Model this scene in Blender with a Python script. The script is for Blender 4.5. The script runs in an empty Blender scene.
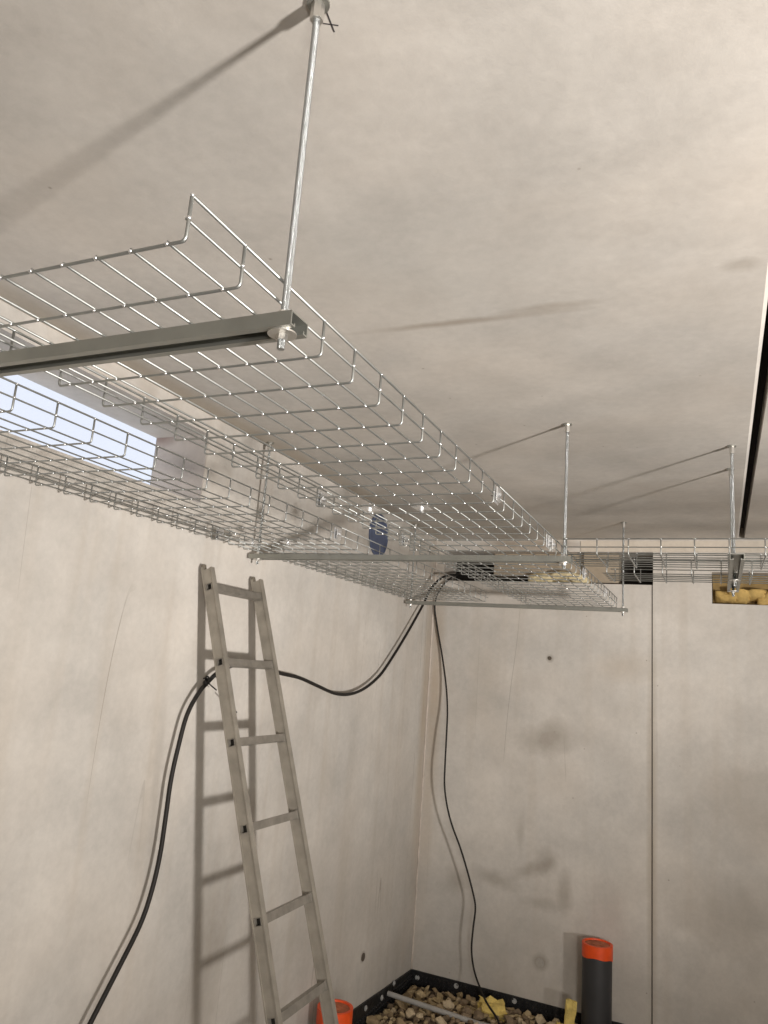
import bpy, bmesh, math, random
from mathutils import Vector, Matrix
random.seed(7)
S = bpy.context.scene
C = S.collection
FZ = 2.30                                   # floor-to-tray height: trays rest at z = 2.30

# ------------------------------------------------------------------ camera
cd = bpy.data.cameras.new('camera'); cam = bpy.data.objects.new('camera', cd); C.objects.link(cam)
yaw, pitch, roll = 0.42693, 0.20691, 0.07548
ca, sa, cb, sb = math.cos(yaw), math.sin(yaw), math.cos(pitch), math.sin(pitch)
F = Vector((-sa * cb, ca * cb, sb)); R0 = Vector((ca, sa, 0)); U0 = R0.cross(F)
R = R0 * math.cos(roll) + U0 * math.sin(roll); U = -R0 * math.sin(roll) + U0 * math.cos(roll)
M = Matrix((R, U, -F)).transposed().to_4x4(); M.translation = Vector((0.50414, -0.55539, FZ - 0.42367))
cam.matrix_world = M
cd.sensor_fit = 'VERTICAL'; cd.sensor_height = 24.0; cd.lens = 749.09 / 1024 * 24.0
cd.clip_start = 0.02; cd.clip_end = 60
S.camera = cam

# ------------------------------------------------------------------ sky, lamps, exposure
w = bpy.data.worlds.new('sky'); S.world = w; w.use_nodes = True
bg = w.node_tree.nodes['Background']; bg.inputs[0].default_value = (0.745, 0.765, 0.87, 1); bg.inputs[1].default_value = 1.4
def lamp(name, kind, loc, power, col, size, target=None, **kw):
    l = bpy.data.lights.new(name, kind); o = bpy.data.objects.new(name, l); C.objects.link(o)
    o.location = loc; l.energy = power; l.color = col
    if kind == 'AREA': l.shape = 'DISK'; l.size = size
    elif kind == 'POINT' or kind == 'SPOT': l.shadow_soft_size = size
    for k, v in kw.items(): setattr(l, k, v)
    if target: o.rotation_euler = (Vector(target) - Vector(loc)).to_track_quat('-Z', 'Y').to_euler()
    return o
lamp('work_lamp', 'SPOT', (3.6, -0.75, 1.12), 1420, (1.0, 0.955, 0.915), 0.15, (-0.40, 2.20, 4.10), spot_size=math.radians(94), spot_blend=1.0)
lamp('fill_lamp', 'AREA', (2.0, -2.2, 1.6), 62, (1.0, 0.96, 0.91), 0.9, (0.2, 4.2, 2.2))  # broad soft fill added behind the camera to lift the back wall
S.view_settings.view_transform = 'Standard'; S.view_settings.look = 'None'
S.view_settings.gamma = 1; S.view_settings.use_curve_mapping = False
S.view_settings.exposure = 0.0

# ------------------------------------------------------------------ materials
def mat(name, col, rough=0.6, metal=0.0, var=0.0, scale=8.0, bump=0.0, bscale=60.0, spec=0.5):
    m = bpy.data.materials.new(name); m.use_nodes = True; nt = m.node_tree; n = nt.nodes; L = nt.links
    b = n['Principled BSDF']; b.inputs['Roughness'].default_value = rough; b.inputs['Metallic'].default_value = metal
    b.inputs['Specular IOR Level'].default_value = spec
    b.inputs['Base Color'].default_value = (*col, 1)
    tc = n.new('ShaderNodeTexCoord')
    if var:
        ns = n.new('ShaderNodeTexNoise'); ns.inputs['Scale'].default_value = scale; ns.inputs['Detail'].default_value = 4
        L.new(tc.outputs['Object'], ns.inputs['Vector'])
        mr = n.new('ShaderNodeMapRange'); mr.inputs[1].default_value = 0.3; mr.inputs[2].default_value = 0.7
        mr.inputs[3].default_value = 1 - var; mr.inputs[4].default_value = 1 + var
        L.new(ns.outputs[0], mr.inputs[0])
        mx = n.new('ShaderNodeMix'); mx.data_type = 'RGBA'; mx.blend_type = 'MULTIPLY'; mx.inputs[0].default_value = 1
        mx.inputs[6].default_value = (*col, 1); L.new(mr.outputs[0], mx.inputs[7]); L.new(mx.outputs[2], b.inputs['Base Color'])
    if bump:
        nb = n.new('ShaderNodeTexNoise'); nb.inputs['Scale'].default_value = bscale; nb.inputs['Detail'].default_value = 3
        L.new(tc.outputs['Object'], nb.inputs['Vector'])
        bp = n.new('ShaderNodeBump'); bp.inputs['Strength'].default_value = bump; bp.inputs['Distance'].default_value = 0.01
        L.new(nb.outputs[0], bp.inputs['Height']); L.new(bp.outputs[0], b.inputs['Normal'])
    return m

def concrete(name, base, axes, stains_and_shade=(), streak=0.0, mott=0.13):
    """cast concrete: mottling, pores, hairline streaks, and stains given as
    (centre, radii, angle, strength, colour) in the plane of the two axes"""
    m = bpy.data.materials.new(name); m.use_nodes = True; nt = m.node_tree; n = nt.nodes; L = nt.links
    b = n['Principled BSDF']; b.inputs['Roughness'].default_value = 0.82; b.inputs['Specular IOR Level'].default_value = 0.3
    tc = n.new('ShaderNodeTexCoord'); sep = n.new('ShaderNodeSeparateXYZ'); L.new(tc.outputs['Object'], sep.inputs[0])
    def math_(op, a, c=None, d=None, clamp=False):
        q = n.new('ShaderNodeMath'); q.operation = op; q.use_clamp = clamp
        for i, v in enumerate((a, c, d)):
            if v is None: continue
            if isinstance(v, (int, float)): q.inputs[i].default_value = v
            else: L.new(v, q.inputs[i])
        return q.outputs[0]
    def noise(scale, detail=4, vec=None, rough=0.5):
        q = n.new('ShaderNodeTexNoise'); q.inputs['Scale'].default_value = scale; q.inputs['Detail'].default_value = detail
        q.inputs['Roughness'].default_value = rough
        L.new(vec or tc.outputs['Object'], q.inputs['Vector']); return q
    def rng(v, a, c, lo, hi):
        q = n.new('ShaderNodeMapRange'); q.inputs[1].default_value = a; q.inputs[2].default_value = c
        q.inputs[3].default_value = lo; q.inputs[4].default_value = hi; L.new(v, q.inputs[0]); return q.outputs[0]
    def mixc(fac, a, c, mode='MIX'):
        q = n.new('ShaderNodeMix'); q.data_type = 'RGBA'; q.blend_type = mode
        for s, v in ((0, fac), (6, a), (7, c)):
            if isinstance(v, (int, float)): q.inputs[s].default_value = v
            elif isinstance(v, tuple): q.inputs[s].default_value = (*v, 1)
            else: L.new(v, q.inputs[s])
        return q.outputs[2]
    big = noise(1.1, 5, rough=0.6).outputs[0]
    fine = noise(38, 5, rough=0.7).outputs[0]
    mid = noise(5.5, 4).outputs[0]
    col = mixc(rng(big, 0.35, 0.65, 0, 1), tuple(c * (1 - mott) for c in base), tuple(c * (1 + mott) for c in base))
    col = mixc(1.0, col, rng(mid, 0.3, 0.7, 0.93, 1.07), 'MULTIPLY')
    col = mixc(1.0, col, rng(fine, 0.3, 0.7, 0.94, 1.06), 'MULTIPLY')
    tint = noise(2.3, 3).outputs[0]
    col = mixc(rng(tint, 0.4, 0.75, 0, 0.25), col, tuple(c * f for c, f in zip(base, (1.0, 0.90, 0.80))))
    # pores
    vo = n.new('ShaderNodeTexVoronoi'); vo.inputs['Scale'].default_value = 17; L.new(tc.outputs['Object'], vo.inputs['Vector'])
    sc = n.new('ShaderNodeSeparateColor'); L.new(vo.outputs['Color'], sc.inputs[0])
    keep = math_('GREATER_THAN', sc.outputs[0], 0.93)
    pore = math_('MULTIPLY', keep, rng(vo.outputs['Distance'], 0.03, 0.09, 0.55, 0.0))
    col = mixc(pore, col, (0.16, 0.125, 0.09))
    if streak:
        mp = n.new('ShaderNodeMapping'); L.new(tc.outputs['Object'], mp.inputs[0])
        s = [7, 7, 0.35]; mp.inputs['Scale'].default_value = s
        ns = noise(1.6, 3, mp.outputs[0]).outputs[0]
        col = mixc(rng(ns, 0.5, 0.8, 0, streak), col, tuple(c * f for c, f in zip(base, (0.70, 0.60, 0.48))))
        mp2 = n.new('ShaderNodeMapping'); L.new(tc.outputs['Object'], mp2.inputs[0]); mp2.inputs['Scale'].default_value = (4, 4, 0.16)
        mp2.inputs['Location'].default_value = (3.1, 1.7, 0)
        n2 = noise(1.0, 1, mp2.outputs[0]).outputs[0]
        line = math_('LESS_THAN', math_('ABSOLUTE', math_('SUBTRACT', n2, 0.5)), 0.0016)
        gate = rng(noise(1.3, 1).outputs[0], 0.55, 0.62, 0, 0.35)
        col = mixc(math_('MULTIPLY', line, gate), col, (0.12, 0.09, 0.06))
    warp = noise(4.5, 4, rough=0.6); ws = n.new('ShaderNodeSeparateColor'); L.new(warp.outputs['Color'], ws.inputs[0])
    A, B_ = sep.outputs[axes[0]], sep.outputs[axes[1]]
    for (cx, cy), (rx, ry), ang, st, sc_, wp in stains_and_shade:
        u = math_('SUBTRACT', math_('ADD', A, math_('MULTIPLY', math_('SUBTRACT', ws.outputs[0], 0.5), wp)), cx)
        v = math_('SUBTRACT', math_('ADD', B_, math_('MULTIPLY', math_('SUBTRACT', ws.outputs[1], 0.5), wp)), cy)
        c_, s_ = math.cos(ang), math.sin(ang)
        p = math_('DIVIDE', math_('ADD', math_('MULTIPLY', u, c_), math_('MULTIPLY', v, s_)), rx)
        q = math_('DIVIDE', math_('SUBTRACT', math_('MULTIPLY', v, c_), math_('MULTIPLY', u, s_)), ry)
        d = math_('SQRT', math_('ADD', math_('MULTIPLY', p, p), math_('MULTIPLY', q, q)))
        f = rng(d, 0.25, 1.0, st * 1.15, 0.0)
        f = math_('MULTIPLY', f, rng(mid, 0.25, 0.6, 0.5, 1.0))
        col = mixc(f, col, sc_)
    L.new(col, b.inputs['Base Color'])
    h = math_('ADD', math_('MULTIPLY', fine, 0.35), math_('MULTIPLY', mid, 0.8))
    bp = n.new('ShaderNodeBump'); bp.inputs['Strength'].default_value = 0.25; bp.inputs['Distance'].default_value = 0.006
    L.new(h, bp.inputs['Height']); L.new(bp.outputs[0], b.inputs['Normal'])
    return m

BASE = (0.50, 0.471, 0.430)
DK = (0.20, 0.165, 0.125)
def Z(z): return z + FZ
m_left = concrete('concrete_left_wall', BASE, (1, 2), [
    ((4.15, 1.7), (0.10, 1.5), 0, 0.35, (0.36, 0.26, 0.15), 0.03),
    ((2.0, Z(-1.45)), (0.16, 0.40), 0, 0.35, DK, 0.2),
    ((3.45, Z(-1.918)), (0.035, 0.035), 0, 0.8, DK, 0.02),
    ((3.0, Z(-1.6)), (1.3, 0.35), 0.0, 0.18, DK, 0.4),
    ((1.60, Z(-0.9)), (0.03, 0.5), 0.05, 0.22, DK, 0.05)], streak=0.30)
m_back = concrete('concrete_back_wall', tuple(c * 1.06 for c in BASE), (0, 2), [
    ((-1.20, 1.7), (0.07, 1.3), 0, 0.40, (0.34, 0.24, 0.14), 0.04),
    ((-0.74, Z(-1.60)), (0.19, 0.055), -0.15, 0.36, DK, 0.10),
    ((-0.535, Z(-1.505)), (0.18, 0.055), 0.45, 0.40, DK, 0.10),
    ((-0.44, Z(-1.44)), (0.09, 0.09), 0, 0.40, DK, 0.12),
    ((-0.33, Z(-1.60)), (0.06, 0.15), 0.0, 0.36, DK, 0.10),
    ((-0.46, Z(-1.68)), (0.16, 0.05), 0.1, 0.28, DK, 0.10),
    ((-0.98, Z(-1.64)), (0.10, 0.10), 0, 0.38, DK, 0.12),
    ((-0.60, Z(-1.32)), (0.035, 0.16), -0.1, 0.25, DK, 0.10),
    ((-0.45, Z(-0.76)), (0.24, 0.13), 0.15, 0.45, DK, 0.2),
    ((0.55, Z(-1.55)), (0.34, 0.26), 0, 0.32, DK, 0.3),
    ((0.72, Z(-0.95)), (0.22, 0.30), 0, 0.25, DK, 0.3),
    ((-0.1, Z(-1.65)), (0.12, 0.20), 0, 0.18, (0.30, 0.20, 0.16), 0.2),
    ((-0.85, Z(-0.45)), (0.10, 0.35), 0.0, 0.16, (0.3, 0.22, 0.13), 0.1),
    ((0.0, Z(-0.30)), (0.22, 0.12), 0.0, 0.22, (0.36, 0.26, 0.15), 0.1),
    ((0.145, 1.2), (0.035, 1.5), 0, 0.40, (0.30, 0.23, 0.15), 0.02),
    ((-0.46, Z(-1.995)), (0.055, 0.055), 0, 0.6, DK, 0.03),
    ((-0.456, Z(-0.278)), (0.03, 0.03), 0, 0.6, DK, 0.02),
    ((0.5, Z(-1.0)), (0.35, 0.35), 0, 0.14, DK, 0.4),
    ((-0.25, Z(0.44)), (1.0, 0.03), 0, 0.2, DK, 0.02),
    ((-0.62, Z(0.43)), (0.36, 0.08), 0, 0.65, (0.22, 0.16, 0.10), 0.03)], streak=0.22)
m_ceil = concrete('concrete_ceiling', tuple(c * 0.98 for c in BASE), (0, 1), [
    ((-0.08, 1.145), (0.37, 0.022), 0.03, 0.50, (0.24, 0.19, 0.14), 0.03),
    ((0.13, 1.125), (0.16, 0.028), 0.0, 0.35, (0.22, 0.17, 0.12), 0.04),
    ((-1.20, 2.0), (0.085, 2.4), 0, 0.40, (0.34, 0.27, 0.18), 0.01),
    ((0.56, 1.05), (0.05, 0.04), 0, 0.3, DK, 0.08),
    ((0.1, 3.05), (0.9, 0.10), 0, 0.10, DK, 0.3),  # band of tray shadow painted across the far ceiling
    ((0.2, 3.85), (1.0, 0.25), 0, 0.06, DK, 0.3),  # wider painted shade towards the back wall
    ((-0.1, 0.9), (0.5, 0.35), 0.5, 0.10, (0.40, 0.42, 0.40), 0.3)], mott=0.12)
m_plain = concrete('concrete_plain', BASE, (0, 1))
m_block = concrete('concrete_block', (0.34, 0.285, 0.215), (0, 2))
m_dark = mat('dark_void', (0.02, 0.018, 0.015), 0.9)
m_jamb = concrete('reveal_concrete', (0.42, 0.385, 0.355), (0, 2), [
    ((-1.47, Z(0.40)), (0.10, 0.05), 0, 0.5, (0.12, 0.05, 0.04), 0.05)], mott=0.2)
m_zinc = mat('galvanised_wire', (0.38, 0.39, 0.375), 0.46, 0.9, 0.08, 30)
m_weld = mat('weld_zinc', (0.88, 0.89, 0.90), 0.22, 0.9)
m_strut = mat('galvanised_strut', (0.30, 0.30, 0.27), 0.42, 0.75, 0.10, 14)
m_rod = mat('zinc_rod', (0.48, 0.50, 0.50), 0.30, 0.95, 0.05, 30, 0.5, 900)
m_nut = mat('zinc_nut', (0.60, 0.58, 0.54), 0.35, 0.9)
m_alu = mat('weathered_aluminium', (0.27, 0.245, 0.205), 0.5, 0.3, 0.16, 18, 0.1, 90)
m_rung = mat('rung_aluminium', (0.23, 0.21, 0.18), 0.42, 0.4, 0.16, 30, 0.1, 90)
m_cable = mat('black_cable', (0.014, 0.012, 0.010), 0.6, spec=0.3)
m_tie = mat('tie_plastic', (0.012, 0.012, 0.012), 0.5)
m_pipe = mat('charcoal_pipe', (0.040, 0.040, 0.042), 0.5, 0, 0.15, 10)
m_orange = mat('orange_cap', (0.80, 0.085, 0.012), 0.42, 0, 0.1, 20)
m_lid = mat('dusty_orange', (0.42, 0.13, 0.06), 0.8, 0, 0.3, 25)
m_liner = mat('black_liner', (0.010, 0.010, 0.011), 0.5, 0, 0.3, 30, 0.4, 50)
m_washer = mat('grey_washer', (0.40, 0.40, 0.39), 0.5)
m_conduit = mat('grey_conduit', (0.36, 0.35, 0.33), 0.5, 0, 0.1, 20)
m_foam = mat('yellow_foam', (0.46, 0.31, 0.10), 0.85, 0, 0.30, 22, 0.5, 45)
m_foam2 = mat('pale_yellow_foam', (0.72, 0.55, 0.17), 0.85, 0, 0.18, 30, 0.8, 60)
m_foam3 = mat('cream_foam', (0.66, 0.56, 0.34), 0.85, 0, 0.15, 30, 0.8, 50)
m_soil = mat('damp_soil', (0.16, 0.12, 0.08), 0.95, 0, 0.3, 12, 0.8, 30)
m_blue = mat('blue_cap', (0.075, 0.095, 0.16), 0.6, 0, 0.12, 12)
m_pencil = mat('pencil', (0.05, 0.045, 0.045), 0.8)
m_stones = [mat('rubble_stone_%d' % i, c, 0.85, 0, 0.16, 25, 0.5, 80) for i, c in enumerate(
    [(0.52, 0.40, 0.23), (0.38, 0.28, 0.16), (0.62, 0.50, 0.33), (0.26, 0.19, 0.12), (0.47, 0.36, 0.20)])]
m_glass = bpy.data.materials.new('window_glass'); m_glass.use_nodes = True
_n = m_glass.node_tree.nodes; _l = m_glass.node_tree.links; _n.clear()
_o = _n.new('ShaderNodeOutputMaterial'); _t = _n.new('ShaderNodeBsdfTransparent'); _g = _n.new('ShaderNodeBsdfGlossy')
_x = _n.new('ShaderNodeMixShader'); _t.inputs[0].default_value = (0.93, 0.95, 0.96, 1); _g.inputs['Roughness'].default_value = 0.05
_x.inputs[0].default_value = 0.06; _l.new(_t.outputs[0], _x.inputs[1]); _l.new(_g.outputs[0], _x.inputs[2]); _l.new(_x.outputs[0], _o.inputs[0])

# ------------------------------------------------------------------ helpers
def obj(name, me, m=None, parent=None, loc=(0, 0, 0), rot=(0, 0, 0)):
    if isinstance(me, bmesh.types.BMesh):
        bm = me; me = bpy.data.meshes.new(name); bm.normal_update(); bm.to_mesh(me); bm.free()
    if m and not me.materials: me.materials.append(m)
    o = bpy.data.objects.new(name, me); C.objects.link(o); o.location = loc; o.rotation_euler = rot
    if parent: o.parent = parent
    return o
def tag(o, label=None, cat=None, group=None, kind=None):
    if label: o['label'] = label
    if cat: o['category'] = cat
    if group: o['group'] = group
    if kind: o['kind'] = kind
    return o
def thing(name, label, cat, loc=(0, 0, 0), rot=(0, 0, 0), group=None):
    o = bpy.data.objects.new(name, None); C.objects.link(o); o.location = loc; o.rotation_euler = rot; o.empty_display_size = 0.05
    return tag(o, label, cat, group)
def add_box(bm, a, b, bevel=0.0):
    c = [(a[i] + b[i]) / 2 for i in range(3)]; s = [abs(b[i] - a[i]) for i in range(3)]
    r = bmesh.ops.create_cube(bm, size=1, matrix=Matrix.Translation(c) @ Matrix.Diagonal((*s, 1)))
    if bevel:
        es = {e for v in r['verts'] for e in v.link_edges}
        bmesh.ops.bevel(bm, geom=list(es), offset=bevel, segments=2, affect='EDGES', profile=0.5)
    return bm
def box(a, b, bevel=0.0): return add_box(bmesh.new(), a, b, bevel)
def add_cyl(bm, p, q, r, seg=12, r2=None, caps=True):
    p, q = Vector(p), Vector(q); d = q - p
    mt = Matrix.Translation((p + q) / 2) @ d.to_track_quat('Z', 'Y').to_matrix().to_4x4()
    bmesh.ops.create_cone(bm, cap_ends=caps, segments=seg, radius1=r, radius2=r if r2 is None else r2, depth=d.length, matrix=mt)
    return bm
def add_tube(bm, pts, r, seg=8, caps=True, smooth=True):
    pts = [Vector(p) for p in pts]; rings = []; nrm = None
    for i, p in enumerate(pts):
        t = (pts[min(i + 1, len(pts) - 1)] - pts[max(i - 1, 0)]).normalized()
        if nrm is None: nrm = t.orthogonal().normalized()
        nrm = (nrm - t * nrm.dot(t)).normalized(); bn = t.cross(nrm)
        rings.append([bm.verts.new(p + r * (math.cos(a) * nrm + math.sin(a) * bn)) for a in [2 * math.pi * k / seg for k in range(seg)]])
    for a, b in zip(rings, rings[1:]):
        for k in range(seg):
            f = bm.faces.new((a[k], a[(k + 1) % seg], b[(k + 1) % seg], b[k])); f.smooth = smooth
    if caps: bm.faces.new(rings[0][::-1]); bm.faces.new(rings[-1])
    return bm
def tube(pts, r, seg=8, caps=True): return add_tube(bmesh.new(), pts, r, seg, caps)
def catmull(pts, n=8):
    pts = [Vector(p) for p in pts]; P = [pts[0] * 2 - pts[1]] + pts + [pts[-1] * 2 - pts[-2]]; out = []
    for i in range(1, len(P) - 2):
        for k in range(n):
            t = k / n; a, b, c, d = P[i - 1:i + 3]
            out.append(0.5 * ((2 * b) + (c - a) * t + (2 * a - 5 * b + 4 * c - d) * t * t + (3 * b - a - 3 * c + d) * t ** 3))
    out.append(pts[-1]); return out
def add_prism(bm, poly, length, frame=Matrix.Identity(4)):
    """poly in local xy, extruded along local z from 0 to length"""
    a = [bm.verts.new(frame @ Vector((x, y, 0))) for x, y in poly]
    b = [bm.verts.new(frame @ Vector((x, y, length))) for x, y in poly]
    n = len(poly)
    for i in range(n): bm.faces.new((a[i], a[(i + 1) % n], b[(i + 1) % n], b[i]))
    bm.faces.new(a[::-1]); bm.faces.new(b)
    bmesh.ops.recalc_face_normals(bm, faces=bm.faces)
    return bm
def shade(o, ang=35):
    for p in o.data.polygons: p.use_smooth = True
    try: o.data.set_sharp_from_angle(angle=math.radians(ang))
    except Exception: pass
    return o
def slab_with_holes(bm, axis, pos, thick, ur, vr, holes):
    """wall slab normal to axis, occupying pos..pos+thick; ur/vr ranges of the other axes, rectangular holes"""
    us = sorted({ur[0], ur[1], *[x for h in holes for x in h[:2]]}); vs = sorted({vr[0], vr[1], *[x for h in holes for x in h[2:]]})
    for u0, u1 in zip(us, us[1:]):
        run = None
        for v0, v1 in zip(vs, vs[1:]):
            uc, vc = (u0 + u1) / 2, (v0 + v1) / 2
            solid = not any(h[0] < uc < h[1] and h[2] < vc < h[3] for h in holes)
            if solid: run = (run[0], v1) if run else (v0, v1)
            if (not solid or v1 == vs[-1]) and run:
                a, b = ((pos, u0, run[0]), (pos + thick, u1, run[1])) if axis == 0 else ((u0, pos, run[0]), (u1, pos + thick, run[1]))
                add_box(bm, a, b); run = None
    return bm

# ------------------------------------------------------------------ the room
XL, YB, ZC = -1.245, 4.20, Z(0.47)
WIN = (0.15, 1.645, Z(0.128), Z(0.396))
bm = slab_with_holes(bmesh.new(), 0, XL - 0.25, 0.25, (-3.2, YB + 0.25), (-0.2, ZC + 0.2), [WIN])
tag(obj('wall_left', bm, m_left), kind='structure', label='left concrete wall with high window opening')
OP1 = (-1.18, 0.150, Z(0.193), Z(0.392)); OP2 = (0.475, 1.05, Z(0.092), Z(0.277))
bm = slab_with_holes(bmesh.new(), 1, YB, 0.25, (XL, 5.2), (-0.2, ZC + 0.2), [OP1, OP2, (0.142, 0.148, 0.0, Z(0.193))])
wb = tag(obj('wall_back', bm, m_back), kind='structure', label='back concrete wall with two slots under the ceiling')
tag(obj('wall_right', box((5.0, -3.2, -0.2), (5.2, YB, ZC + 0.2)), m_plain), kind='structure')
tag(obj('wall_front', box((XL, -3.4, -0.2), (5.0, -3.2, ZC + 0.2)), m_plain), kind='structure')
tag(obj('floor', box((XL - 0.25, -3.4, -0.2), (5.2, YB + 0.25, 0.0)), m_soil), kind='structure', label='rough floor')
ce = tag(obj('ceiling', bmesh.new(), m_ceil), kind='structure', label='precast concrete ceiling with a dark joint')
# two slabs with a recessed joint, the left slab has a chamfered edge
J0, J1 = 0.622, 0.652
bm = bmesh.new()
fr = Matrix(((1, 0, 0, 0), (0, 0, 1, -3.4), (0, 1, 0, 0), (0, 0, 0, 1)))
add_prism(bm, [(XL - 0.25, ZC), (J0 - 0.010, ZC), (J0, ZC + 0.012), (J0, ZC + 0.2), (XL - 0.25, ZC + 0.2)], YB + 3.65, fr)
me = bpy.data.meshes.new('slab'); bm.to_mesh(me); bm.free(); obj('ceiling_slab', me, m_ceil, ce)
obj('ceiling_slab', box((J1, -3.4, ZC), (5.2, YB + 0.25, ZC + 0.2)), m_ceil, ce)
obj('joint_filler', box((J0, -3.4, ZC + 0.07), (J1, YB, ZC + 0.12)), m_dark, ce)
pc = obj('pencil_cross', box((-0.0010, -0.020, -0.0006), (0.0010, 0.017, 0.0)), m_pencil, ce, (0.014, 0.212, ZC), (0, 0, 0.15))
pc['label'] = 'small pencil cross beside the rod anchor'
me2 = box((-0.012, -0.0008, -0.0006), (0.010, 0.0008, 0.0)); obj('pencil_stroke', me2, m_pencil, pc, (0, 0.004, 0), (0, 0, 0.35))
# recess linings behind the two slots
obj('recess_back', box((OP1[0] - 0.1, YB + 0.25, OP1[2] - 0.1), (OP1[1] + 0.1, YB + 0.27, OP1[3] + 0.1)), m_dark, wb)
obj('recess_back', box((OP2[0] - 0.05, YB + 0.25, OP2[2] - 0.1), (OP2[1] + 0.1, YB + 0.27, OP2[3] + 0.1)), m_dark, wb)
o = obj('joint_filler', box((0.138, YB + 0.03, 0.0), (0.152, YB + 0.04, Z(0.19))), m_dark, wb)
o = obj('lintel_patch', box((-0.28, YB - 0.006, Z(0.394)), (0.9, YB + 0.01, Z(0.462)), 0.002), concrete('lintel_concrete', (0.53, 0.475, 0.40), (0, 2), streak=0.1), wb)
o['label'] = 'pale strip of fresh concrete above the slot'
def plug(parent, p, axis, r, m):
    b = bmesh.new(); d = Vector((1, 0, 0)) if axis == 0 else Vector((0, -1, 0))
    add_cyl(b, Vector(p), Vector(p) + d * 0.004, r, 16); add_cyl(b, Vector(p), Vector(p) + d * 0.008, r * 0.55, 12)
    return shade(obj('tie_hole_plug', b, m, parent))
m_plug = mat('grey_plug', (0.40, 0.37, 0.33), 0.7, 0, 0.1, 60); m_plug2 = mat('dark_plug', (0.10, 0.08, 0.06), 0.8)
wl = bpy.data.objects['wall_left']
plug(wb, (-0.463, YB, Z(-2.0)), 1, 0.024, m_plug); plug(wb, (-0.456, YB, Z(-0.278)), 1, 0.012, m_plug2)
plug(wl, (XL, 3.45, Z(-1.918)), 0, 0.020, m_plug2)

# window in the left wall: concrete reveal linings and a glass pane
wn = thing('window_1', 'high window opening in the left wall, bright daylight behind', 'window'); del wn['category']; wn['kind'] = 'structure'
obj('window_jamb', box((XL - 0.25, WIN[1], WIN[2]), (XL - 0.002, WIN[1] + 0.004, WIN[3])), m_jamb, wn)
bpy.data.objects['window_jamb'].location = (0, -0.004, 0)
obj('window_pane', box((XL - 0.252, WIN[0], WIN[2]), (XL - 0.248, WIN[1] - 0.004, WIN[3])), m_glass, wn)

# ------------------------------------------------------------------ wire mesh trays
def ball(r):
    b = bmesh.new(); bmesh.ops.create_icosphere(b, subdivisions=1, radius=r)
    me = bpy.data.meshes.new('weld'); b.to_mesh(me); b.free(); return me
def wire_tray(label, W, length, phase, loc, rotz, group=None, pitch=0.1, h=0.054, rw=0.0021, rl=0.0019, nlong=10, weld=True):
    """local frame: the tray runs along +y, its right side at x = 0, left side at x = -W, U wires at y = phase + k*pitch"""
    t = thing('wire_cable_tray', label, 'cable tray', loc, (0, 0, rotz), group)
    c = 0.006
    prof = [(0, 0, h), (0, 0, c)] + [(-c + c * math.cos(a), 0, c - c * math.sin(a)) for a in (0.5, 1.05)] + [(-c, 0, 0), (-W + c, 0, 0)] + \
           [(-W + c - c * math.sin(a), 0, c - c * math.cos(a)) for a in (0.5, 1.05)] + [(-W, 0, c), (-W, 0, h)]
    b = tube(prof, rw, 6); mu = bpy.data.meshes.new('cross_wire'); b.to_mesh(mu); b.free(); mu.materials.append(m_zinc)
    ys = []; y = phase
    while y < length + 1e-6: ys.append(y); y += pitch
    for y in ys: obj('cross_wire', mu, None, t, (0, y, 0))
    b = tube([(0, 0, 0), (0, length, 0)], rl, 6); ml = bpy.data.meshes.new('long_wire'); b.to_mesh(ml); b.free(); ml.materials.append(m_zinc)
    b = tube([(0, 0, 0), (0, length, 0)], rl * 1.15, 6); mr = bpy.data.meshes.new('rim_wire'); b.to_mesh(mr); b.free(); mr.materials.append(m_zinc)
    n = nlong; m0 = (W - 0.05 * (n - 1)) / 2
    xs = [-m0 - 0.05 * k for k in range(n)]
    for x in xs: obj('long_wire', ml, None, t, (x, 0, rl + rw * 0.7))
    for sx, d in ((0, -1), (-W, 1)):
        obj('side_wire', ml, None, t, (sx + d * (rl + rw * 0.7), 0, h * 0.5))
        obj('rim_wire', mr, None, t, (sx, 0, h))
    if weld:
        b = bmesh.new(); me = ball(0.0030)  # bright beads at the welds, put in for the glint of each crossing
        vs = [v.co.copy() for v in me.vertices]; fs = [tuple(p.vertices) for p in me.polygons]
        V = []; Fc = []
        def put(q):
            o_ = len(V); V.extend([(v.x + q[0], v.y + q[1], v.z + q[2]) for v in vs]); Fc.extend([tuple(i + o_ for i in f) for f in fs])
        for y in ys:
            for x in xs: put((x + 0.0008, y - 0.0008, 0.0004))
            for sx in (0, -W): put((sx, y, h * 0.5)); put((sx, y, h))
        m2 = bpy.data.meshes.new('weld_glints'); m2.from_pydata(V, [], Fc); m2.update(); m2.materials.append(m_weld); b.free()
        for p in m2.polygons: p.use_smooth = True
        tag(obj('weld_glints', m2, None, t), kind='stuff')
    return t
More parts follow.
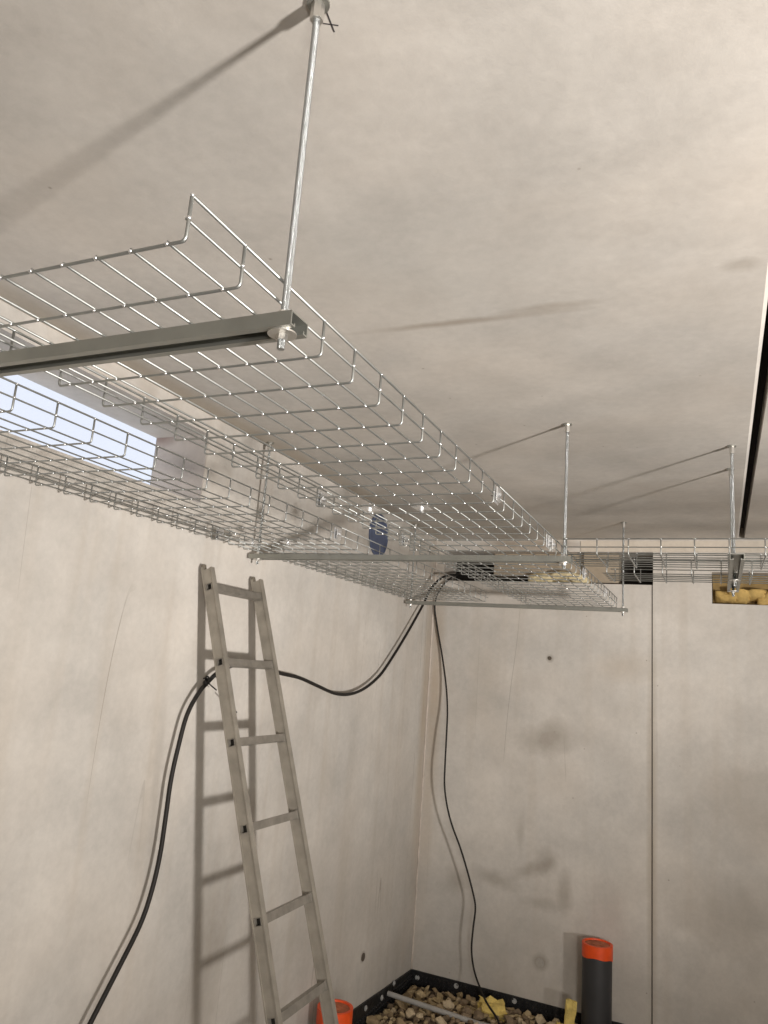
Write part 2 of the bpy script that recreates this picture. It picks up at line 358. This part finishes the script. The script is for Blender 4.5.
def splice(t, x, y, z, vertical=True, n=1):
    """splice clip joining two tray ends: bent plate with a bolt"""
    b = bmesh.new()
    if vertical:
        add_box(b, (x - 0.0035, y - 0.022, z - 0.022), (x - 0.001, y + 0.022, z + 0.022), 0.001)
        add_box(b, (x + 0.003, y - 0.016, z - 0.018), (x + 0.0055, y + 0.016, z + 0.018), 0.001)
        add_cyl(b, (x - 0.014, y, z), (x + 0.012, y, z), 0.003, 8); add_cyl(b, (x + 0.006, y, z), (x + 0.011, y, z), 0.006, 6)
    else:
        add_box(b, (x - 0.022, y - 0.022, z - 0.0045), (x + 0.022, y + 0.022, z - 0.002), 0.001)
        add_box(b, (x - 0.018, y - 0.016, z + 0.005), (x + 0.018, y + 0.016, z + 0.0075), 0.001)
        add_cyl(b, (x, y, z - 0.014), (x, y, z + 0.012), 0.003, 8); add_cyl(b, (x, y, z - 0.010), (x, y, z - 0.005), 0.006, 6)
    return obj('splice_clip', b, m_weld, t)

tA = wire_tray('right-hand galvanised mesh tray, its upturned open end nearest the camera', 0.5, 1.25, 0.0, (0, 0, FZ), 0)
tA2 = wire_tray('far length of the right-hand mesh tray, running over the second strut to the back', 0.5, 2.47, 0.05, (0, 1.25, FZ), 0)
for x, z, v in ((0, 0.027, True), (-0.5, 0.027, True), (-0.2, 0, False), (-0.35, 0, False)):
    splice(tA, x, 1.23, z, v)
for y, x in ((0.62, 0), (0.68, 0), (0.60, -0.5), (1.35, 0), (2.0, 0)): splice(tA2, x, y, 0.027)
tB = wire_tray('left-hand galvanised mesh tray along the window, cut by the left picture edge', 0.5, 2.75, 0.08, (-0.705, -1.00, FZ), 0)
tB2 = wire_tray('far length of the left-hand mesh tray, black cables rising at its end', 0.5, 1.9, 0.04, (-0.705, 1.75, FZ), 0)
for x, z, v in ((0, 0.027, True), (-0.5, 0.027, True), (-0.2, 0, False), (-0.35, 0, False)):
    splice(tB, x, 2.73, z, v)
# the two trays crossing in front of the back wall run along +x: rotate by -90 deg
tC = wire_tray('nearer cross tray in front of the back wall, right of the hanging rods', 0.28, 2.0, 0.01, (0.03, 1.97, FZ), -math.pi / 2, nlong=6)
tD = wire_tray('farther cross tray beside the back wall slots, behind the nearer cross tray', 0.26, 1.9, 0.018, (0.10, 2.385, FZ), -math.pi / 2, nlong=5)

# ------------------------------------------------------------------ struts and hanging rods
def strut_poly(wd=0.041, ht=0.0190, t=0.0022, lip=0.0105, curl=0.005):
    h = wd / 2
    return [(-h, 0), (h, 0), (h, -ht), (h - lip, -ht), (h - lip, -ht + curl), (h - lip + t, -ht + curl), (h - lip + t, -ht + t), (h - t, -ht + t),
            (h - t, -t), (-h + t, -t), (-h + t, -ht + t), (-h + lip - t, -ht + t), (-h + lip - t, -ht + curl), (-h + lip, -ht + curl), (-h + lip, -ht), (-h, -ht)]
def support_bar(label, loc, rotz, length, group=None):
    """channel along local +x from 0 to length, open side down, top at local z = 0"""
    t = thing('strut_channel', label, 'strut', loc, (0, 0, rotz), group)
    fr = Matrix(((0, 0, 1, 0), (1, 0, 0, 0), (0, 1, 0, 0), (0, 0, 0, 1)))
    b = add_prism(bmesh.new(), strut_poly(), length, fr)
    obj('channel', b, m_strut, t)
    return t
def washer_set(t, x, z_top=0.0, z_bot=-0.0190):
    b = bmesh.new(); add_cyl(b, (x, 0, z_bot - 0.0022), (x, 0, z_bot), 0.0185, 24); shade(obj('washer', b, m_nut, t))
    b = bmesh.new(); add_cyl(b, (x, 0, z_bot - 0.0095), (x, 0, z_bot - 0.0022), 0.0072, 6); obj('hex_nut', b, m_nut, t)
    b = bmesh.new(); add_cyl(b, (x, 0, z_top), (x, 0, z_top + 0.002), 0.0165, 24); shade(obj('washer', b, m_nut, t))
    b = bmesh.new(); add_cyl(b, (x, 0, z_top + 0.002), (x, 0, z_top + 0.0095), 0.0085, 6); obj('hex_nut', b, m_nut, t)
def rod(label, x, y, z0, lean=(0, 0), r=0.005, group=None):
    t = thing('threaded_rod', label, 'hanging rod', (x, y, ZC), (0, 0, 0), group)
    L = ZC - z0
    pts = [(0, 0, 0), (lean[0] * 0.5, lean[1] * 0.5, -L / 2), (lean[0], lean[1], -L)]
    shade(obj('rod', tube(pts, r, 12), m_rod, t), 60)
    b = bmesh.new(); add_cyl(b, (0, 0, -0.004), (0, 0, 0), 0.016, 20); shade(obj('flange', b, m_strut, t))
    b = bmesh.new(); add_cyl(b, (0, 0, -0.030), (0, 0, -0.004), 0.0095, 6); obj('coupling_nut', b, m_nut, t)
    return t
BZ = FZ - 0.0045
S1, S2, S3 = 0.178, 1.99, 3.68
for y, lab, x0 in ((S1, 'nearest strut crossing under both trays, open channel end at right', -1.235),
               (S2, 'middle strut under both trays, above the ladder top', -1.232),
               (S3, 'farthest strut under the tray ends, above the hanging cables', -1.225)):
    x1 = {S1: 0.037, S2: 0.056}.get(y, 0.060)
    s = support_bar(lab, (x0, y, BZ), 0, x1 - x0)
    for x in ({S1: 0.013, S2: 0.030}.get(y, 0.035), -1.20 if x0 < -1.22 else -1.19): washer_set(s, x - x0)
sc = support_bar('short strut under the two cross trays, its open end facing the camera', (0.560, 1.90, BZ), math.pi / 2, 0.80)
for y in (2.343, 2.655): washer_set(sc, y - 1.90)
for y, n1, n2 in ((S1, 'long rod nearest the camera, holding the right end of the nearest strut', 'rod at the window end of the nearest strut, beyond the left picture edge'),
                  (S2, 'rod at the right end of the middle strut', 'rod beside the left wall holding the middle strut above the ladder'),
                  (S3, 'thin far rod at the right end of the farthest strut', 'far rod by the room corner at the left end of the farthest strut')):
    rod(n1, {S1: 0.013, S2: 0.030}.get(y, 0.035), y, FZ - 0.045); rod(n2, -1.20, y, FZ - 0.045)
rod('nearer rod of the cross tray strut, beside the ceiling joint', 0.560, 2.343, FZ - 0.045)
rod('rear rod of the cross tray strut, hidden mostly behind the nearer one', 0.560, 2.655, FZ - 0.045)

# ------------------------------------------------------------------ ladder
th = thing('ladder', 'aluminium ladder with square rungs leaning on the left wall', 'ladder')
dirv = Vector((-0.0862, 0, 0.2635)).normalized()          # up along the rails
Wv = Vector((dirv.z, 0, -dirv.x))                          # across the rail, away from the wall
Yn, Yf = 1.68, 2.008
P1 = Vector((-1.182, 0, Z(-0.177)))                        # first rung centre from the top
TOPL, RW, RT, HO = 0.080, 0.045, 0.020, 0.0130
nr = 8; LEN = TOPL + 0.277 * (nr - 1) + 0.28
def rail(name, y0, side):
    """rectangular tube rail with square rung holes; side -1 = near rail (outer face towards -y)"""
    fr = Matrix((( Wv.x, 0, dirv.x, P1.x), (0, 1, 0, y0), (Wv.z, 0, dirv.z, P1.z), (0, 0, 0, 1)))
    b = bmesh.new(); h = RW / 2; top = TOPL; bot = top - LEN
    def bx(x0, x1, y0_, y1_, z0, z1, bev=0.0):
        n0 = len(b.verts); add_box(b, (x0, y0_, z0), (x1, y1_, z1), bev)
    T = RT / 2
    # flanges (with raised lips) run the full length, ends notched
    for s in (-1, 1):
        e = -0.010 if s > 0 else 0.0
        xa, xb = sorted((s * (h - 0.0007), s * HO)); bx(xa, xb, -T + 0.0015, T - 0.0015, bot, top + e)
        xa, xb = sorted((s * h, s * (h - 0.0045))); bx(xa, xb, -T - 0.0012, T + 0.0012, bot - 0.0005, top + e + 0.0005)
    zs = [bot]
    for k in reversed(range(nr)): zs += [-0.277 * k - HO, -0.277 * k + HO]
    zs.append(top - 0.012)
    for a, c in zip(zs[::2], zs[1::2]):
        bx(-HO, HO, -T + 0.0015, -T + 0.0035, a, c); bx(-HO, HO, T - 0.0035, T - 0.0015, a, c)
    b.transform(fr)
    return obj(name, b, m_alu, th)
for y0 in (Yn, Yf): rail('side_rail', y0, 0)
for k in range(nr):
    b = bmesh.new(); h, t = HO, 0.0022; ya, yb = Yn - RT / 2 - 0.0005, Yf + RT / 2 + 0.0005
    add_box(b, (-h, ya, -h), (-h + t, yb, h)); add_box(b, (h - t, ya, -h), (h, yb, h))
    add_box(b, (-h + t, ya, -h), (h - t, yb, -h + t)); add_box(b, (-h + t, ya, h - t), (h - t, yb, h))
    # crimped flare where the rung meets the inner faces
    for yy, s in ((Yn + RT / 2, 1), (Yf - RT / 2, -1)):
        y1, y2 = sorted((yy, yy + s * 0.006)); add_box(b, (-h - 0.003, y1, -h - 0.003), (h + 0.003, y2, h + 0.003), 0.0015)
    for q in range(10):
        yy = Yn + 0.05 + q * (Yf - Yn - 0.1) / 9
    b.transform(Matrix(((Wv.x, 0, dirv.x, P1.x), (0, 1, 0, 0), (Wv.z, 0, dirv.z, P1.z), (0, 0, 0, 1))))
    b.transform(Matrix.Translation(dirv * (-0.277 * k)))
    rg = obj('rung', b, m_rung, th)
    for yc in (Yn - RT / 2 + 0.014, Yf + RT / 2 - 0.014):
        b = box((-h + t, yc - 0.001, -h + t), (h - t, yc + 0.001, h - t))
        b.transform(Matrix(((Wv.x, 0, dirv.x, P1.x), (0, 1, 0, 0), (Wv.z, 0, dirv.z, P1.z), (0, 0, 0, 1)))); b.transform(Matrix.Translation(dirv * (-0.277 * k)))
        obj('bore_shade', b, m_dark, rg)  # dark plate added for the shade inside the hollow rung
for y0 in (Yn, Yf):
    # worn plastic end cap at the top, rubber foot at the bottom
    fr = Matrix(((Wv.x, 0, dirv.x, P1.x), (0, 1, 0, y0), (Wv.z, 0, dirv.z, P1.z), (0, 0, 0, 1)))
    b = bmesh.new(); add_box(b, (-RW / 2 - 0.001, -RT / 2 + 0.002, TOPL - 0.012), (-RW / 2 + 0.014, RT / 2 - 0.002, TOPL + 0.010), 0.003); b.transform(fr)
    obj('end_cap', b, mat('worn_cap', (0.14, 0.12, 0.09), 0.8), th)
    b = bmesh.new(); add_box(b, (-RW / 2 - 0.003, -RT / 2 - 0.003, TOPL - LEN - 0.022), (RW / 2 + 0.003, RT / 2 + 0.003, TOPL - LEN + 0.03), 0.004); b.transform(fr)
    obj('rubber_foot', b, m_tie, th)

# ------------------------------------------------------------------ cables
wx = XL + 0.055
def wp(y, z, d=0.048):      # a point of a cable hanging d in front of the left wall; y, z as it reads against the wall plane
    k = d / (0.504 - XL); return (XL + d, y - (y + 0.555) * k, FZ + z - (z + 0.424) * k)
near = [(1.431, -1.539), (1.52, -1.422), (1.609, -1.3), (1.647, -1.202), (1.666, -1.095), (1.671, -0.968), (1.674, -0.853), (1.692, -0.740), (1.718, -0.635), (1.767, -0.561), (1.819, -0.517),
        (1.89, -0.474)]
far = [(2.03, -0.440), (2.17, -0.447), (2.317, -0.471), (2.504, -0.489), (2.704, -0.527), (2.867, -0.557), (3.037, -0.56), (3.216, -0.528), (3.403, -0.455), (3.558, -0.353),
       (3.737, -0.219), (3.931, -0.061), (4.025, 0.02)]
pts = [(-1.12, 1.02, 0.02), (-1.14, 1.08, 0.18), (-1.17, 1.15, 0.38), wp(1.30, -1.72)] + [wp(y, z) for y, z in near] + [wp(y, z, 0.045) for y, z in far] + \
      [(-1.17, 3.93, Z(0.10)), (-1.13, 4.06, Z(0.20)), (-1.08, 4.30, Z(0.25))]
o = obj('cable', tube(catmull(pts, 6), 0.0078, 8), m_cable)
tag(o, 'thick black cable sagging along the left wall behind the ladder', 'cable')
def bp(x, z, d):             # a point hanging d in front of the back wall
    k = d / (YB + 0.555); return (x - (x - 0.504) * k, YB - d, FZ + z - (z + 0.424) * k)
hang = [(-1.233, 0.039, .03), (-1.21, -0.107, .02), (-1.162, -0.301, .03), (-1.123, -0.491, .06), (-1.104, -0.648, .09), (-1.101, -0.803, .12), (-1.1, -0.987, .14), (-1.096, -1.108, .14),
        (-1.073, -1.225, .14), (-1.033, -1.338, .14), (-0.974, -1.457, .14), (-0.922, -1.581, .13), (-0.871, -1.724, .12), (-0.859, -1.794, .12), (-0.868, -1.906, .12), (-0.871, -2.016, .12),
        (-0.85, -2.12, .13), (-0.809, -2.207, .20), (-0.764, -2.277, .29), (-0.688, -2.369, .41)]
pts = [(-1.04, 4.33, Z(0.245)), (-1.10, 4.22, Z(0.235)), (-1.175, 4.165, Z(0.15))] + [bp(*q) for q in hang] + [(-0.63, 3.72, 0.055)]
o = obj('cable', tube(catmull(pts, 6), 0.0058, 8), m_cable)
tag(o, 'thinner black cable hanging down the back wall into the rubble', 'cable')
# mortar bead running down the corner of the two walls
b = bmesh.new(); rr = random.Random(3)
add_tube(b, [(XL + 0.004 + rr.uniform(-.001, .001), YB - 0.004, 0.105 + i * 0.06) for i in range(43)], 0.006, 8)
tag(obj('trim_1', b, mat('mortar_bead', (0.52, 0.46, 0.40), 0.8, 0, 0.15, 20)), kind='structure')
# cable tie that holds the thick cable at the ladder rail
p0 = Vector(wp(1.812, -0.515)) 
b = bmesh.new()
for i, a in enumerate((0.0, 1.1)):
    rg = [p0 + Vector((0.011 * math.cos(q + a), 0.013 * math.sin(q + a * .3), 0.011 * math.sin(q) + 0.006 * i)) for q in [2 * math.pi * j / 14 for j in range(15)]]
    add_tube(b, rg, 0.0035, 6)
add_tube(b, [p0, p0 + Vector((0.01, 0.02, 0.018)), p0 + Vector((0.02, 0.04, 0.02))], 0.004, 6)
add_tube(b, [p0, p0 + Vector((0.0, 0.022, -0.012)), p0 + Vector((0.01, 0.05, -0.03))], 0.0025, 6)
add_tube(b, [p0, p0 + Vector((0.0, -0.012, 0.012)), p0 + Vector((0.0, -0.022, 0.010))], 0.003, 6)
tag(obj('cable_tie', b, m_tie), 'black cable tie knotted around the thick cable at the ladder rail', 'cable tie')
q0 = Vector(wp(1.955, -0.590, 0.045)); q1 = Vector(wp(2.03, -0.632, 0.045))
b = tube([q0 + (q0 - q1) * 0.6, q0, q1], 0.0022, 6)
tag(obj('tie_tail', b, m_tie), 'thin dark stub of a tie poking out between the ladder rails', 'cable tie')

# ------------------------------------------------------------------ pipes
def pipe(label, x, y, top, r, tilt=(0, 0)):
    t = thing('drain_pipe', label, 'pipe', (x, y, 0), (tilt[0], tilt[1], 0))
    b = bmesh.new(); add_cyl(b, (0, 0, 0.0), (0, 0, top - 0.008), r, 40); shade(obj('pipe', b, m_pipe, t))
    n = 40; b = bmesh.new(); R2 = r + 0.003
    prof = []
    rt = [b.verts.new((R2 * math.cos(a), R2 * math.sin(a), top)) for a in [2 * math.pi * k / n for k in range(n)]]
    def low(k):                                      # ragged lower edge of the cap
        a = 2 * math.pi * k / n
        return top - 0.060 - 0.020 * max(0, math.cos(a - 0.1)) ** 6 - 0.012 * max(0, math.cos(a - 3.4)) ** 5 - 0.003 * math.sin(5 * a)
    rb = [b.verts.new((R2 * math.cos(2 * math.pi * k / n), R2 * math.sin(2 * math.pi * k / n), low(k))) for k in range(n)]
    ri = [b.verts.new(((r - 0.010) * math.cos(2 * math.pi * k / n), (r - 0.010) * math.sin(2 * math.pi * k / n), top + 0.001)) for k in range(n)]
    rj = [b.verts.new(((r - 0.014) * math.cos(2 * math.pi * k / n), (r - 0.014) * math.sin(2 * math.pi * k / n), top - 0.010)) for k in range(n)]
    for k in range(n):
        j = (k + 1) % n
        b.faces.new((rb[k], rb[j], rt[j], rt[k])); b.faces.new((rt[k], rt[j], ri[j], ri[k])); b.faces.new((ri[k], ri[j], rj[j], rj[k]))
    cap = shade(obj('pipe_cap', b, m_orange, t))
    b = bmesh.new(); add_cyl(b, (0, 0, top - 0.012), (0, 0, top - 0.006), r - 0.011, 40); add_cyl(b, (0, 0, top - 0.007), (0, 0, top - 0.003), r * 0.35, 24)
    shade(obj('cap_lid', b, m_lid, cap))['label'] = 'dusty lid of the cap'
    cap['label'] = 'bright orange cap with a torn lower edge'
    return t
pipe('charcoal drain pipe with orange cap standing before the back wall', -0.127, 4.07, Z(-1.795), 0.079)
pipe('orange-capped pipe half hidden behind the ladder foot', -1.115, 2.88, Z(-1.935), 0.079)

# ------------------------------------------------------------------ core hole cap in the left wall, foam, block
t = thing('round_wall_cap', 'round slate-blue cap high in the left wall, seen through the trays', 'cap', (XL, 3.23, Z(0.315)))
b = bmesh.new(); add_cyl(b, (0.0, 0, 0), (0.006, 0, 0), 0.122, 36); shade(obj('cap_disc', b, m_blue, t))
b = bmesh.new()
add_tube(b, [(0.006, 0.120 * math.cos(a), 0.120 * math.sin(a)) for a in [2 * math.pi * k / 36 for k in range(37)]], 0.005, 6, False)
obj('cap_rim', b, m_blue, t)
def lumpy(size, seed, sub=3, amp=0.25):
    rnd = random.Random(seed); b = bmesh.new(); bmesh.ops.create_icosphere(b, subdivisions=sub, radius=1)
    dirs = [(Vector((rnd.gauss(0, 1), rnd.gauss(0, 1), rnd.gauss(0, 1))).normalized(), rnd.uniform(0.3, 1)) for _ in range(34)]
    for v in b.verts:
        n = v.co.normalized(); d = sum(max(0, n.dot(q) - 0.80) * s for q, s in dirs); v.co = n * (0.8 + d * amp * 7)
        v.co = Vector([max(-1, min(1, c)) * s for c, s in zip(v.co, size)])
    for f in b.faces: f.smooth = True
    return b
for i, (x, z, sx) in enumerate(((-0.52, 0.228, 0.09), (-0.40, 0.235, 0.09), (-0.30, 0.225, 0.07))):
    o = obj('foam_lump', lumpy((sx, 0.07, 0.035), 10 + i), m_foam3, wb, (x, YB + 0.07, Z(z)))
o = obj('infill_block', box((-0.27, YB + 0.05, OP1[2] + 0.012), (-0.055, YB + 0.2, OP1[3]), 0.004), m_block, wb)
o = obj('infill_block', box((-0.86, YB + 0.08, OP1[2] + 0.055), (-0.275, YB + 0.2, OP1[3]), 0.004), m_block, wb)
# foam lining the right-hand slot, its back filling darkened for the recess shade
obj('foam_filling', box((OP2[0] + 0.003, YB + 0.08, OP2[2] + 0.003), (OP2[1] - 0.003, YB + 0.2, OP2[3] - 0.003)), mat('shaded_foam', (0.24, 0.16, 0.06), 0.9, 0, 0.3, 14), wb)
for i in range(7):
    obj('foam_lump', lumpy((0.055 + 0.01 * (i % 3), 0.05, 0.034 + 0.008 * (i % 2)), 30 + i), m_foam, wb, (OP2[0] + 0.072 + i * 0.073, YB + 0.055, OP2[2] + 0.045 + 0.006 * (i % 3)))

# ------------------------------------------------------------------ pit corner: liner, rubble, conduit, scraps
t = thing('pit_liner', 'black dimpled liner strip at the foot of both walls', 'liner')
b = bmesh.new(); x0 = XL + 0.002
def quadbox(b, pts, d):
    a = [b.verts.new(p) for p in pts]; c = [b.verts.new(Vector(p) + Vector(d)) for p in pts]; n = len(pts)
    for i in range(n): b.faces.new((a[i], a[(i + 1) % n], c[(i + 1) % n], c[i]))
    b.faces.new(a[::-1]); b.faces.new(c); bmesh.ops.recalc_face_normals(b, faces=b.faces)
quadbox(b, [(x0, 2.6, 0.003), (x0, YB - 0.002, 0.003), (x0, YB - 0.002, 0.105), (x0, 3.3, 0.165), (x0, 2.6, 0.175)], (0.010, 0, 0))
obj('liner_sheet', b, m_liner, t)
b = bmesh.new()
quadbox(b, [(XL + 0.003, YB - 0.002, 0.003), (1.6, YB - 0.002, 0.003), (1.6, YB - 0.002, 0.09), (-0.3, YB - 0.002, 0.095), (XL + 0.003, YB - 0.002, 0.105)], (0, -0.010, 0))
obj('liner_sheet', b, m_liner, t)
V = []; Fc = []; me = ball(0.009)
def putd(q):
    o_ = len(V); V.extend([(v.co.x + q[0], v.co.y + q[1], v.co.z + q[2]) for v in me.vertices]); Fc.extend([tuple(i + o_ for i in p.vertices) for p in me.polygons])
for i in range(60):
    for j in range(4):
        putd((XL + 0.02 + i * 0.028, YB - 0.012, 0.012 + j * 0.024))
        if i < 50: putd((x0 + 0.010, YB - 0.03 - i * 0.028, 0.012 + j * 0.024))
m2 = bpy.data.meshes.new('dimples'); m2.from_pydata(V, [], Fc); m2.materials.append(m_liner); tag(obj('dimple', m2, None, t), kind='stuff')
for (x, y, z, ax) in ((x0 + 0.012, 3.885, 0.125, 0), (x0 + 0.012, 3.715, 0.105, 0), (x0 + 0.012, 3.50, 0.125, 0), (-1.197, YB - 0.014, 0.070, 1), (-0.95, YB - 0.014, 0.078, 1), (-0.6, YB - 0.014, 0.075, 1)):
    b = bmesh.new(); d = Vector((1, 0, 0)) if ax == 0 else Vector((0, -1, 0)); p = Vector((x, y, z))
    add_cyl(b, p, p + d * 0.004, 0.014, 16); add_cyl(b, p, p + d * 0.009, 0.006, 10); shade(obj('nail_washer', b, m_washer, t))

def ground(x, y):
    return 0.028 + 0.030 * math.exp(-((x + 0.95) ** 2 + (y - 3.75) ** 2) / 0.12) + 0.012 * math.sin(7 * x + 3) * math.sin(6 * y)
# bed of earth under the stones
b = bmesh.new(); nx, ny = 40, 50; g = []
for j in range(ny):
    g.append([b.verts.new((XL + 0.02 + i * (1.75 / (nx - 1)), 2.75 + j * ((YB - 0.02 - 2.75) / (ny - 1)), 0.0)) for i in range(nx)])
for row in g:
    for v in row: v.co.z = max(0.004, ground(v.co.x, v.co.y) - 0.012 + random.uniform(-0.004, 0.004))
for j in range(ny - 1):
    for i in range(nx - 1): b.faces.new((g[j][i], g[j][i + 1], g[j + 1][i + 1], g[j + 1][i])).smooth = True
bed = obj('gravel_bed', b, m_soil); tag(bed, 'brown earth under the rubble in the corner pit', 'earth', kind='stuff')
stone_me = []
for i in range(10):
    rnd = random.Random(100 + i); b = bmesh.new(); sx, sy, sz = rnd.uniform(0.75, 1.2), rnd.uniform(0.6, 0.95), rnd.uniform(0.45, 0.75)
    for _ in range(13):
        d = Vector((rnd.gauss(0, 1), rnd.gauss(0, 1), rnd.gauss(0, 1))).normalized(); b.verts.new((d.x * sx, d.y * sy, d.z * sz))
    r = bmesh.ops.convex_hull(b, input=list(b.verts))
    bmesh.ops.delete(b, geom=[g_ for g_ in r['geom_interior'] if isinstance(g_, bmesh.types.BMVert)], context='VERTS')
    me = bpy.data.meshes.new('rubble'); b.to_mesh(me); b.free(); me.materials.append(m_stones[i % 5]); stone_me.append(me)
rnd = random.Random(5); cnt = 0; placed = []
tries = 0
while cnt < 285 and tries < 20000:
    tries += 1
    x = rnd.uniform(XL + 0.05, -0.20); y = rnd.uniform(3.30, YB - 0.045)
    if x > -0.5 and y < 3.8: continue
    r = rnd.choice((0.020, 0.025, 0.029, 0.034, 0.040, 0.048))
    if math.hypot(x + 0.127, y - 4.07) < 0.10 + r: continue
    if any(math.hypot(x - a, y - c) < (r + q) * 0.78 for a, c, q in placed): continue
    placed.append((x, y, r)); cnt += 1
    big = r > 0.024; pale = False
    si = rnd.randrange(10); o = bpy.data.objects.new('rubble_stone', stone_me[si]); C.objects.link(o)
    word = ('small', 'medium', 'large')[0 if r < 0.027 else 1 if r < 0.038 else 2] + ' ' + ('tan', 'brown', 'cream', 'dark brown', 'ochre')[si % 5]
    zone = ('behind' if y > 3.81 else 'in front of') + ' the grey conduit, ' + ('corner end' if x < -0.95 else 'pipe end' if x > -0.50 else 'middle')
    o.location = (x, y, ground(x, y) + r * 0.35); o.scale = (r, r, r); o.rotation_euler = (rnd.uniform(-.5, .5), rnd.uniform(-.5, .5), rnd.uniform(0, 6.28))
    tag(o, word + ' rubble stone ' + zone, 'stone', 'rubble stones in the corner pit')
V = []; Fc = []; 
mes = [([v.co.copy() for v in m_.vertices], [tuple(p.vertices) for p in m_.polygons]) for m_ in stone_me[:5]]
mi = []
for i in range(1500):
    x = rnd.uniform(XL + 0.04, 0.35); y = rnd.uniform(2.9, YB - 0.04); r = rnd.uniform(0.007, 0.017)
    vs, fs = mes[rnd.randrange(5)]; Rm = Matrix.Rotation(rnd.uniform(0, 6.28), 3, 'Z') @ Matrix.Rotation(rnd.uniform(-1, 1), 3, 'X')
    o_ = len(V); c = Vector((x, y, ground(x, y) + r * 0.1))
    V.extend([tuple(c + (Rm @ v) * r) for v in vs]); Fc.extend([tuple(q + o_ for q in f) for f in fs]); mi.extend([rnd.randrange(5)] * len(fs))
m2 = bpy.data.meshes.new('gravel'); m2.from_pydata(V, [], Fc)
for q in m_stones: m2.materials.append(q)
m2.polygons.foreach_set('material_index', mi)
tag(obj('gravel', m2), 'small gravel between the rubble stones', 'gravel', kind='stuff')
# grey conduit lying over the rubble
b = tube([(-1.225, 3.79, 0.104), (-0.95, 3.80, 0.083), (-0.71, 3.81, 0.066), (-0.45, 3.82, 0.060), (-0.2, 3.83, 0.060)], 0.0135, 14)
tag(shade(obj('plastic_conduit', b, m_conduit), 60), 'straight grey plastic conduit lying across the rubble', 'conduit')
def scrap(label, size, loc, rot, seed):
    rnd = random.Random(seed); b = bmesh.new(); add_box(b, [-s for s in size], size)
    bmesh.ops.subdivide_edges(b, edges=list(b.edges), cuts=3, use_grid_fill=True)
    for v in b.verts: v.co += Vector((rnd.uniform(-1, 1), rnd.uniform(-1, 1), rnd.uniform(-1, 1))) * min(size) * 0.35
    tag(obj('foam_scrap', b, m_foam2, None, loc, rot), label, 'foam')
scrap('broad yellow foam scrap under the thin cable', (0.065, 0.05, 0.030), (-0.68, 4.00, 0.075), (0.35, 0.1, 0.5), 1)
scrap('upright yellow foam strip beside the charcoal pipe', (0.026, 0.012, 0.090), (-0.258, 4.02, 0.12), (0.0, 0.06, 0.3), 2)
scrap('small yellow foam crumb at the foot of the upright strip', (0.018, 0.014, 0.022), (-0.315, 4.0, 0.07), (0.3, 0.4, 0.3), 3)
